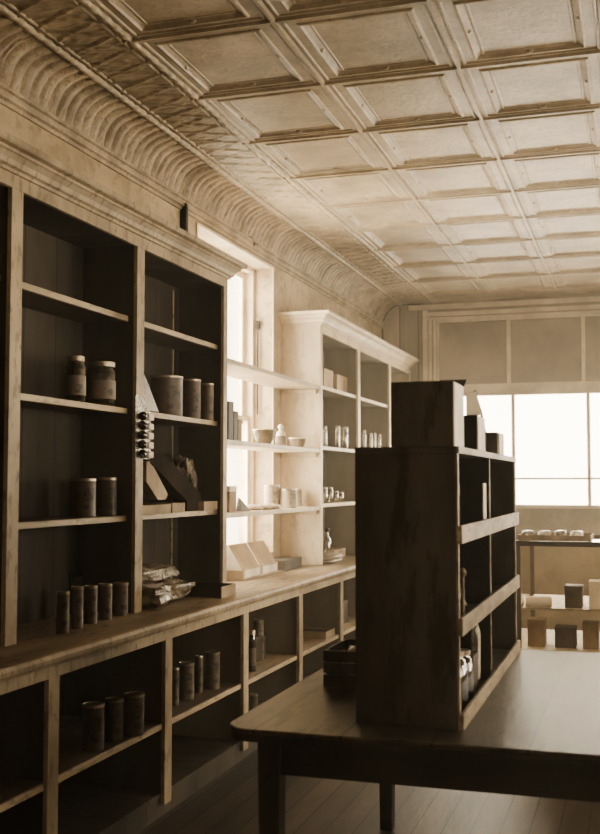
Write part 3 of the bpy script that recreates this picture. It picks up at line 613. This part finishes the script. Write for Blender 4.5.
# cream cabinet goods
def far_box(xl, xr, yt, X, zb, d, m, label): sbox('carton', xl, xr, yt, X, zb, d, m, label)
far_box(324, 333, 368, XF-.10, 2.24, .1, CARDIN, 'tan carton at the left of the pair on the top shelf of the cream cabinet')
far_box(337, 349, 374, XF-.10, 2.24, .1, CARDIN, 'wider tan carton at the right on the top shelf of the cream cabinet')
for (b, zb, w) in (((323.5, 327, 426), 1.775, 'slim glass bottle against the left side of the cream cabinet, second shelf'), ((335.5, 340, 426), 1.775, 'clear glass tumbler, left of the pair on the second shelf of the cream cabinet'), ((342, 348, 427), 1.775, 'clear glass tumbler, right of the pair on the second shelf of the cream cabinet'),
                   ((323.5, 327.5, 487), 1.335, 'first bottle from the left on the third shelf of the cream cabinet'), ((329, 333, 487), 1.335, 'second bottle from the left on the third shelf of the cream cabinet'), ((335, 338.5, 491), 1.335, 'short third bottle on the third shelf of the cream cabinet'), ((340, 343.5, 492), 1.335, 'short fourth bottle on the third shelf of the cream cabinet'),
                   ((363, 366, 430), 1.775, 'leftmost bottle on the second shelf in the middle bay of the cream cabinet'), ((369.5, 372.5, 433), 1.775, 'second bottle from the left in the middle bay of the cream cabinet'), ((373.5, 376, 433), 1.775, 'third bottle from the left in the middle bay of the cream cabinet'), ((378, 381, 434), 1.775, 'rightmost bottle in the middle bay of the cream cabinet')):
    bottle('glass_bottle' if 'tumbler' not in w else 'glass_tumbler', (*b, 0), w, zb, XF-.07, glass('pale glass', (.93, .86, .72), .62, .15), 'bottle' if 'tumbler' not in w else 'glass', PAPER, neck=.85 if 'tumbler' not in w else .97)
build('sign_card', MB().box(-2.52, -2.515, 8.1, 8.5, 1.336, 1.46), CARDL, org=(-2.5, 8.3, 1.336), label='tan card standing behind the bottles on the third shelf of the cream cabinet', cat='card')
bottle('glass_bottle', (323, 331.5, 528, 557), 'larger glass bottle on the counter inside the cream cabinet', ZK, XF-.12, glass('clear bottle', (.9, .83, .7), .6, .12), neck=.42, capm=IRON)
for k, (zz, dy) in enumerate(((ZK, 0), (ZK+.028, .02))):
    bag('flat_parcel', (-2.33, 8.02+dy, zz), (.20, .50, .034), GREYCLOTH, '%s flat wrapped parcel of the two stacked on the counter inside the cream cabinet' % ('lower', 'upper')[k], .05, 30+k, .12, cat='parcel')
boxy('flat_tin_box', -2.5, -2.36, 8.35, 8.7, ZK, .95, CARDL, 'low pale box behind the wrapped parcels in the cream cabinet')

# ------------------------------------------------------------------ table and dark rack in front
TZ = .78
tb = thing('work_table', (-.3, 3.85, 0), 'long dark plank table with rounded corners standing in front of the rack', 'table')
tx0, tx1, ty0, ty1 = -1.19, .62, 2.975, 4.745
def rounded(x0, x1, y0, y1, r, n=8):
    P_ = []
    for cx_, cy_, a0 in ((x1-r, y1-r, 0), (x0+r, y1-r, 90), (x0+r, y0+r, 180), (x1-r, y0+r, 270)):
        for k in range(n+1): a = R(a0+90*k/n); P_.append((cx_+r*math.cos(a), cy_+r*math.sin(a)))
    return P_
build('tabletop', MB().prism(rounded(tx0, tx1, ty0, ty1, .09), 2, TZ-.014, TZ), TABLE, tb, bevel=.005); build('edge_band', MB().prism(rounded(tx0+.003, tx1-.003, ty0+.003, ty1-.003, .088), 2, TZ-.036, TZ-.0145), TABLEDK, tb)
build('apron', MB().box(tx0+.10, tx1-.10, ty0+.10, ty0+.122, TZ-.15, TZ-.032).box(tx0+.10, tx1-.10, ty1-.122, ty1-.10, TZ-.15, TZ-.032).box(tx0+.10, tx0+.122, ty0+.122, ty1-.122, TZ-.15, TZ-.032).box(tx1-.122, tx1-.10, ty0+.122, ty1-.122, TZ-.15, TZ-.032), TABLEDK, tb)
for a in (tx0+.085, tx1-.155):
    for b in (ty0+.085, ty1-.155): build('leg', MB().add([(a+i*.07+(.008 if q else 0)*(1-2*i), b+j*.07+(.008 if q else 0)*(1-2*j), 0 if q else TZ-.032) for q in (0, 1) for j in (0, 1) for i in (0, 1)], [(0, 1, 3, 2), (4, 6, 7, 5), (0, 4, 5, 1), (1, 5, 7, 3), (3, 7, 6, 2), (2, 6, 4, 0)]), TABLEDK, tb, bevel=.004)
rx0, rx1, ry0, ry1, rz1 = -.822, -.51, 3.14, 4.66, 1.605
rk = thing('shelf_rack', (-.66, 3.9, TZ), 'dark open-sided wooden rack with pale front strips standing on the plank table', 'shelf')
build('side_panel', MB().box(rx0, rx1-.006, ry0, ry0+.02, TZ, rz1-.02), RACK, rk, bevel=.003)
build('side_panel', MB().box(rx0, rx1-.006, ry1-.02, ry1, TZ, rz1-.02), RACK, rk, bevel=.003)
build('edge_strip', MB().box(rx1-.006, rx1, ry0, ry0+.022, TZ, rz1-.02).box(rx1-.006, rx1, ry1-.02, ry1, TZ, rz1-.02), RACKLIP, rk)
build('top_board', MB().box(rx0, rx1, ry0, ry1, rz1-.02, rz1), RACK, rk, bevel=.003); build('top_edge_strip', MB().box(rx1, rx1+.004, ry0, ry1, rz1-.02, rz1), RACKLIP, rk)
build('back_panel', MB().box(rx0+.001, rx0+.010, ry0+.02, ry1-.02, TZ+.004, rz1-.02), RACK, rk)
build('divider', MB().box(rx0+.010, rx1-.012, 3.90, 3.912, TZ+.01, rz1-.02), BLACKISH, rk); build('divider_edge', MB().box(rx1-.012, rx1-.008, 3.898, 3.914, TZ+.05, rz1-.02), RACKLIP, rk)
for z0, z1, zf in ((TZ, TZ+.047, TZ+.012), (1.05, 1.103, 1.062), (1.318, 1.372, 1.33)):
    for a, b in ((ry0+.02, 3.90), (3.912, ry1-.02)): build('shelf', MB().box(rx0+.010, rx1-.002, a, b, zf-.012, zf), RACK, rk)
    build('lip', MB().box(rx1-.001, rx1+.011, ry0+.004, ry1+.03, z0, z1), RACKLIP, rk, bevel=.002)
# things on top of the rack
b0 = thing('wooden_crate', (-.615, 3.24, rz1), 'dark box with a pale paper-covered right face, largest on top of the rack', 'box')
build('body', MB().box(-.71, -.522, 3.142, 3.325, rz1, 1.80), RACK, b0, bevel=.003); build('paper_face', MB().box(-.522, -.519, 3.146, 3.322, rz1+.002, 1.797), PAPER, b0)
build('open_flap', MB().add([(-.522, 3.325, 1.80), (-.60, 3.325, 1.80), (-.60, 3.365, 1.823), (-.515, 3.365, 1.823), (-.52, 3.33, 1.795), (-.60, 3.33, 1.795)], [(0, 1, 2, 3), (1, 5, 4, 0), (3, 2, 5, 4)]), IRON, b0)
q = hit(479, 415, 1, 3.58); zc = q.z
b1 = thing('dark_carton', (-.57, 3.66, rz1), 'dark carton with a pale side behind the largest box on the rack', 'box')
build('body', MB().box(-.68, -.516, 3.58, 3.75, rz1, zc), BLACKISH, b1, bevel=.003); build('paper_face', MB().box(-.516, -.512, 3.583, 3.747, rz1+.002, zc-.002), PAPER, b1)
c1_ = hit(466, 394, 1, 3.60); c2_ = hit(475, 391, 1, 3.60); c3_ = hit(482, 415, 1, 3.60)
build('white_card', MB().prism([(c1_.x, zc), (c3_.x, zc), (c2_.x+.004, c2_.z), (c1_.x, c1_.z)], 1, 3.60, 3.604), THIN, org=(c1_.x, 3.6, zc), label='white card standing upright on the dark carton on the rack', cat='card')
r0, r1, r2 = hit(485, 433, 1, 3.77), hit(481, 412, 1, 3.77), hit(475, 393, 1, 3.77)
build('dark_rod', MB().tube([(r0.x, 3.77, rz1+.012), tuple(r0), tuple(r1), tuple(r2)], .0045).lathe(r2.x, 3.77, r2.z-.02, [(0, 0), (.008, .006), (.0095, .016), (.005, .028), (0, .03)], 12), IRON, org=(r0.x, 3.77, rz1), smooth=60, label='dark rod with a rounded tip leaning behind the white card on the rack', cat='rod')
b2 = thing('small_carton', (-.57, 3.87, rz1), 'small dark carton nearer of two toward the far end of the rack top', 'box')
build('body', MB().box(-.62, -.53, 3.86, 3.90, rz1, rz1+.085), BLACKISH, b2, bevel=.002)
b3 = thing('small_carton', (-.57, 4.2, rz1), 'small dark carton with a white label farthest along the rack top', 'box')
build('body', MB().box(-.61, -.516, 4.12, 4.30, rz1, rz1+.085), CARDDK, b3, bevel=.002); build('pale_edge', MB().box(-.516, -.512, 4.15, 4.29, rz1+.002, rz1+.083), PAPER, b3)
build('white_label', MB().box(-.585, -.560, 4.117, 4.12, rz1+.004, rz1+.04), PAPER, b3)
# inside the rack
ZR1, ZR2, ZR3 = 1.33, 1.062, TZ+.012
def rbox(name, y0, y1, z0, h, m, label, cat='box', x0=-.72, x1=-.54): boxy(name, x0, x1, y0, y1, z0, z0+h, m, label, cat)
rbox('dark_book', 3.20, 3.245, ZR1, .17, BLACKISH, 'first dark book from the near side in the top row of the rack', 'book')
rbox('dark_book', 3.255, 3.30, ZR1, .155, CARDDK, 'second dark book in the top row of the rack', 'book')
rbox('dark_book', 3.315, 3.35, ZR1, .165, BLACKISH, 'third dark book in the top row of the rack', 'book')
for k, (a_, b_, w) in enumerate(((483.6, 486.4, 'upright dark folder with a white spine in the top row of the rack'), (487.2, 490.2, 'second white-spined folder nearer the divider in the top row of the rack'))):
    ya_, yb2 = hit(a_, 500, 0, -.53).y, hit(b_, 500, 0, -.53).y
    t = thing('folder', (-.6, ya_, ZR1), w, 'folder')
    build('cover', MB().box(-.70, -.534, ya_, yb2, ZR1, ZR1+.165), BLACKISH, t); build('white_spine', MB().box(-.534, -.53, ya_, yb2, ZR1, ZR1+.166), PAPER, t)
hy = hit(462.8, 590, 0, -.525).y; hz_ = hit(462.8, 574, 0, -.525).z
build('round_ended_rod', MB().tube([(-.525, hy, ZR2+.006), (-.525, hy, hz_)], .0055).lathe(-.525, hy, hz_-.012, [(0, 0), (.011, .008), (.012, .018), (.006, .03), (0, .032)], 12), RACKLIP, org=(-.53, 3.19, ZR2), smooth=60, label='pale round-ended rod standing at the near corner of the middle rack shelf', cat='rod')
build('wooden_stick', MB().tube([(-.535, 3.42, ZR2+.05), (-.55, 3.26, 1.19)], .006), RACKLIP, org=(-.55, 3.4, ZR2), smooth=60, label='thin stick leaning beside the round-ended handle in the rack', cat='stick')
build('white_tag', MB().obox((-.54, 3.98, ZR2+.09), (.004, .03, .07), Matrix.Rotation(R(30), 3, 'X')), PAPER, org=(-.54, 3.98, ZR2), label='small white tag just past the divider on the middle rack shelf', cat='tag')
for i, (y_, r_, h_, w) in enumerate(((3.215, .028, .15, 'nearest clear glass jar on the bottom shelf of the rack'), (3.335, .040, .19, 'larger clear glass jar second on the bottom shelf of the rack'), (3.48, .035, .17, 'clear glass jar third on the bottom shelf of the rack'))):
    x_ = -.555
    t = thing('glass_jar', (x_, y_, ZR3), w, 'jar')
    build('glass_body', MB().lathe(x_, y_, ZR3, [(r_*.9, 0), (r_, .006), (r_, h_*.7), (r_*.75, h_*.84), (r_*.62, h_*.87), (r_*.62, h_*.92)], 28), JARGLASS, t, smooth=50)
    build('lid', MB().lathe(x_, y_, ZR3, [(r_*.7, h_*.9), (r_*.72, h_*.99), (r_*.6, h_), (0, h_)], 24), TIN, t, smooth=40)
bag('white_cloth', (-.55, 3.74, ZR3), (.03, .05, .20), PALEBAG, 'narrow white cloth hanging folded before the divider on the bottom rack shelf', 0, 41, .3, cat='cloth')
rbox('dark_carton', 3.60, 3.72, ZR3, .13, CARDDK, 'dark carton between the jars and the white cloth in the rack')
# open dark crate on the table behind the rack
kx0, kx1, ky0, ky1 = -1.075, -.86, 3.66, 3.95
ck = thing('open_crate', ((kx0+kx1)/2, (ky0+ky1)/2, TZ), 'small dark slatted crate on the table left of the rack', 'crate')
mb = MB(); mb.box(kx0, kx1, ky0, ky1, TZ, TZ+.008)
for z0 in (TZ+.008, TZ+.05, TZ+.092):
    mb.box(kx0, kx1, ky0, ky0+.008, z0, z0+.036); mb.box(kx0, kx1, ky1-.008, ky1, z0, z0+.036); mb.box(kx0, kx0+.008, ky0+.008, ky1-.008, z0, z0+.036); mb.box(kx1-.008, kx1, ky0+.008, ky1-.008, z0, z0+.036)
build('slats', mb, RACK, ck, bevel=.001)
mb = MB()
for a in (kx0+.008, kx1-.02):
    for b in (ky0+.008, ky1-.02): mb.box(a, a+.012, b, b+.012, TZ+.008, TZ+.128)
build('corner_posts', mb, RACK, ck)
bag('dark_parcel', (-.92, 3.80, TZ+.0085), (.10, .15, .20), BLACKISH, 'dark crumpled parcel sticking up out of the small crate', .3, 51, .3, cat='parcel')
bag('white_packet', (-.995, 3.78, TZ+.0085), (.05, .10, .115), PALEBAG, 'small shiny packet at the left inside the small crate', .3, 52, .25, cat='packet')

# glazed showcase further down the room
sx0, sx1, sy0, sy1 = -.712, .55, 6.5, 7.4
sc = thing('glass_showcase', (-.1, 6.95, 0), 'glazed wooden showcase on a dark base beyond the plank table', 'showcase')
build('base', MB().box(sx0, sx1, sy0, sy1, .0, .50), TABLEDK, sc, bevel=.004); build('base_top', MB().box(sx0-.01, sx1+.01, sy0-.01, sy1+.01, .50, .515), SHELF, sc, bevel=.002)
fr = MB()
for a in (sx0, sx1-.025):
    for b in (sy0, sy1-.025): fr.box(a, a+.025, b, b+.025, .515, 1.12)
fr.box(sx0-.005, sx1+.005, sy0-.005, sy0+.025, 1.12, 1.15); fr.box(sx0-.005, sx1+.005, sy1-.025, sy1+.005, 1.12, 1.15); fr.box(sx0-.005, sx0+.025, sy0+.025, sy1-.025, 1.12, 1.15); fr.box(sx1-.025, sx1+.005, sy0+.025, sy1-.025, 1.12, 1.15)
build('frame', fr, CARDDK, sc, bevel=.002)
build('glass_pane', MB().box(sx0+.025, sx1-.025, sy0+.008, sy0+.011, .515, 1.12).box(sx0+.008, sx0+.011, sy0+.025, sy1-.025, .515, 1.12), GLASS, sc); build('glass_top', MB().box(sx0+.025, sx1-.025, sy0+.025, sy1-.025, 1.13, 1.135), GLASS, sc)
build('inner_shelf', MB().box(sx0+.025, sx1-.025, sy0+.05, sy1-.06, .74, .752), SHELF, sc); 
mb = MB().lathe(0, 0, 0, [(.03, 0), (.032, .01), (.032, .17), (.03, .18)], 20); M = Matrix.Rotation(R(70), 3, 'Y')@Matrix.Rotation(R(30), 3, 'X')
mb = MB().tube([(-.67, 6.56, .785), (-.52, 6.60, .785)], .032, 20)
build('paper_roll', mb, PAPER, org=(-.6, 6.58, .752), smooth=40, label='white paper roll lying on the inner shelf of the showcase', cat='roll')
for i, (x_, w_, h_, m_, w) in enumerate(((-.66, .10, .16, CARDL, 'pale carton at the left end on the showcase floor'), (-.5, .12, .12, CARDDK, 'dark carton second from left on the showcase floor'), (-.34, .09, .15, CARDL, 'pale carton third on the showcase floor'), (-.2, .12, .10, GREYCLOTH, 'grey low box fourth on the showcase floor'))):
    boxy('carton', x_, x_+w_, 6.60, 6.75, .5155, .5155+h_, m_, w)
for i, (x_, w_, h_, m_, w) in enumerate(((-.44, .10, .13, CARDDK, 'dark carton right of the paper roll on the showcase shelf'), (-.3, .08, .16, PAPER, 'white upright carton on the showcase shelf'), (-.18, .12, .11, CARDL, 'pale carton at the right on the showcase shelf'))):
    boxy('carton', x_, x_+w_, 6.60, 6.75, .7525, .7525+h_, m_, w)
# tray of small goods on top
tp = thing('wooden_tray', (-.5, 6.7, 1.151), 'shallow wooden tray on top of the glazed showcase', 'tray')
mb = MB(); mb.box(-.70, -.28, 6.51, 6.9, 1.151, 1.157); rect_ = ((-.70, -.28, 6.51, 6.518), (-.70, -.28, 6.892, 6.9), (-.70, -.692, 6.518, 6.892), (-.288, -.28, 6.518, 6.892))
for q in rect_: mb.box(*q, 1.157, 1.185)
build('sides', mb, CARDL, tp)
for k in range(4): bag('wrapped_bar', (-.65+.095*k, 6.60, 1.1575), (.075, .12, .05), PALEBAG if k % 2 else CELLO, '%s of four small wrapped packets in the tray on the showcase' % ('first', 'second', 'third', 'fourth')[k], 0, 60+k, .25, cat='packet', group='packets in the showcase tray')

# ------------------------------------------------------------------ light
hz = bpy.data.materials.new('backlight haze'); hz.use_nodes = True; nt = hz.node_tree; nt.nodes.remove(nt.nodes['Principled BSDF'])
vs_ = nt.nodes.new('ShaderNodeVolumeScatter'); vs_.inputs['Color'].default_value = (1, .93, .8, 1); vs_.inputs['Density'].default_value = .014; vs_.inputs['Anisotropy'].default_value = .45
nt.links.new(vs_.outputs[0], nt.nodes['Material Output'].inputs['Volume'])
build('backlight_haze', MB().box(XW-.27, XR+.16, YB-.16, YE+.21, -.07, ZC+.13), hz, label='added backlight haze filling the air of the whole shop room', cat='haze', kind='stuff')  # even scattering volume added for the haze of the backlight
def area(name, loc, rot, sx, sy, power, col=(1, .93, .78), spread=180):
    l = bpy.data.lights.new(name, 'AREA'); l.shape = 'RECTANGLE'; l.size = sx; l.size_y = sy; l.energy = power; l.color = col; l.spread = R(spread)
    o = bpy.data.objects.new(name, l); COL.objects.link(o); o.location = loc; o.rotation_euler = rot; return o
area('daylight_end', (1.0, YE+.5, 1.95), (R(-90), 0, 0), 6.0, 1.6, 210)
area('daylight_left', (XW-.75, (WY0+WY1)/2, 2.1), (0, R(-90), 0), 2.1, 1.5, 165)
for q, pw in ((1.3, 28), (4.1, 60), (6.9, 80)): area('fill_right', (XR+.5, q, 1.85), (0, R(90), 0), 1.7, 1.4, pw)  # added fill lamps outside the unseen right-hand windows
wd = bpy.data.worlds.new('world'); S.world = wd; wd.use_nodes = True
bg = wd.node_tree.nodes['Background']; bg.inputs[0].default_value = (1, .93, .79, 1); bg.inputs[1].default_value = 6.0
S.view_settings.view_transform = 'AgX'; S.view_settings.look = 'AgX - Medium High Contrast'; S.view_settings.exposure = 0.55
S.cycles.use_denoising = True
S.cycles.max_bounces = 8; S.cycles.transparent_max_bounces = 12
S.cycles.sample_clamp_indirect = 6
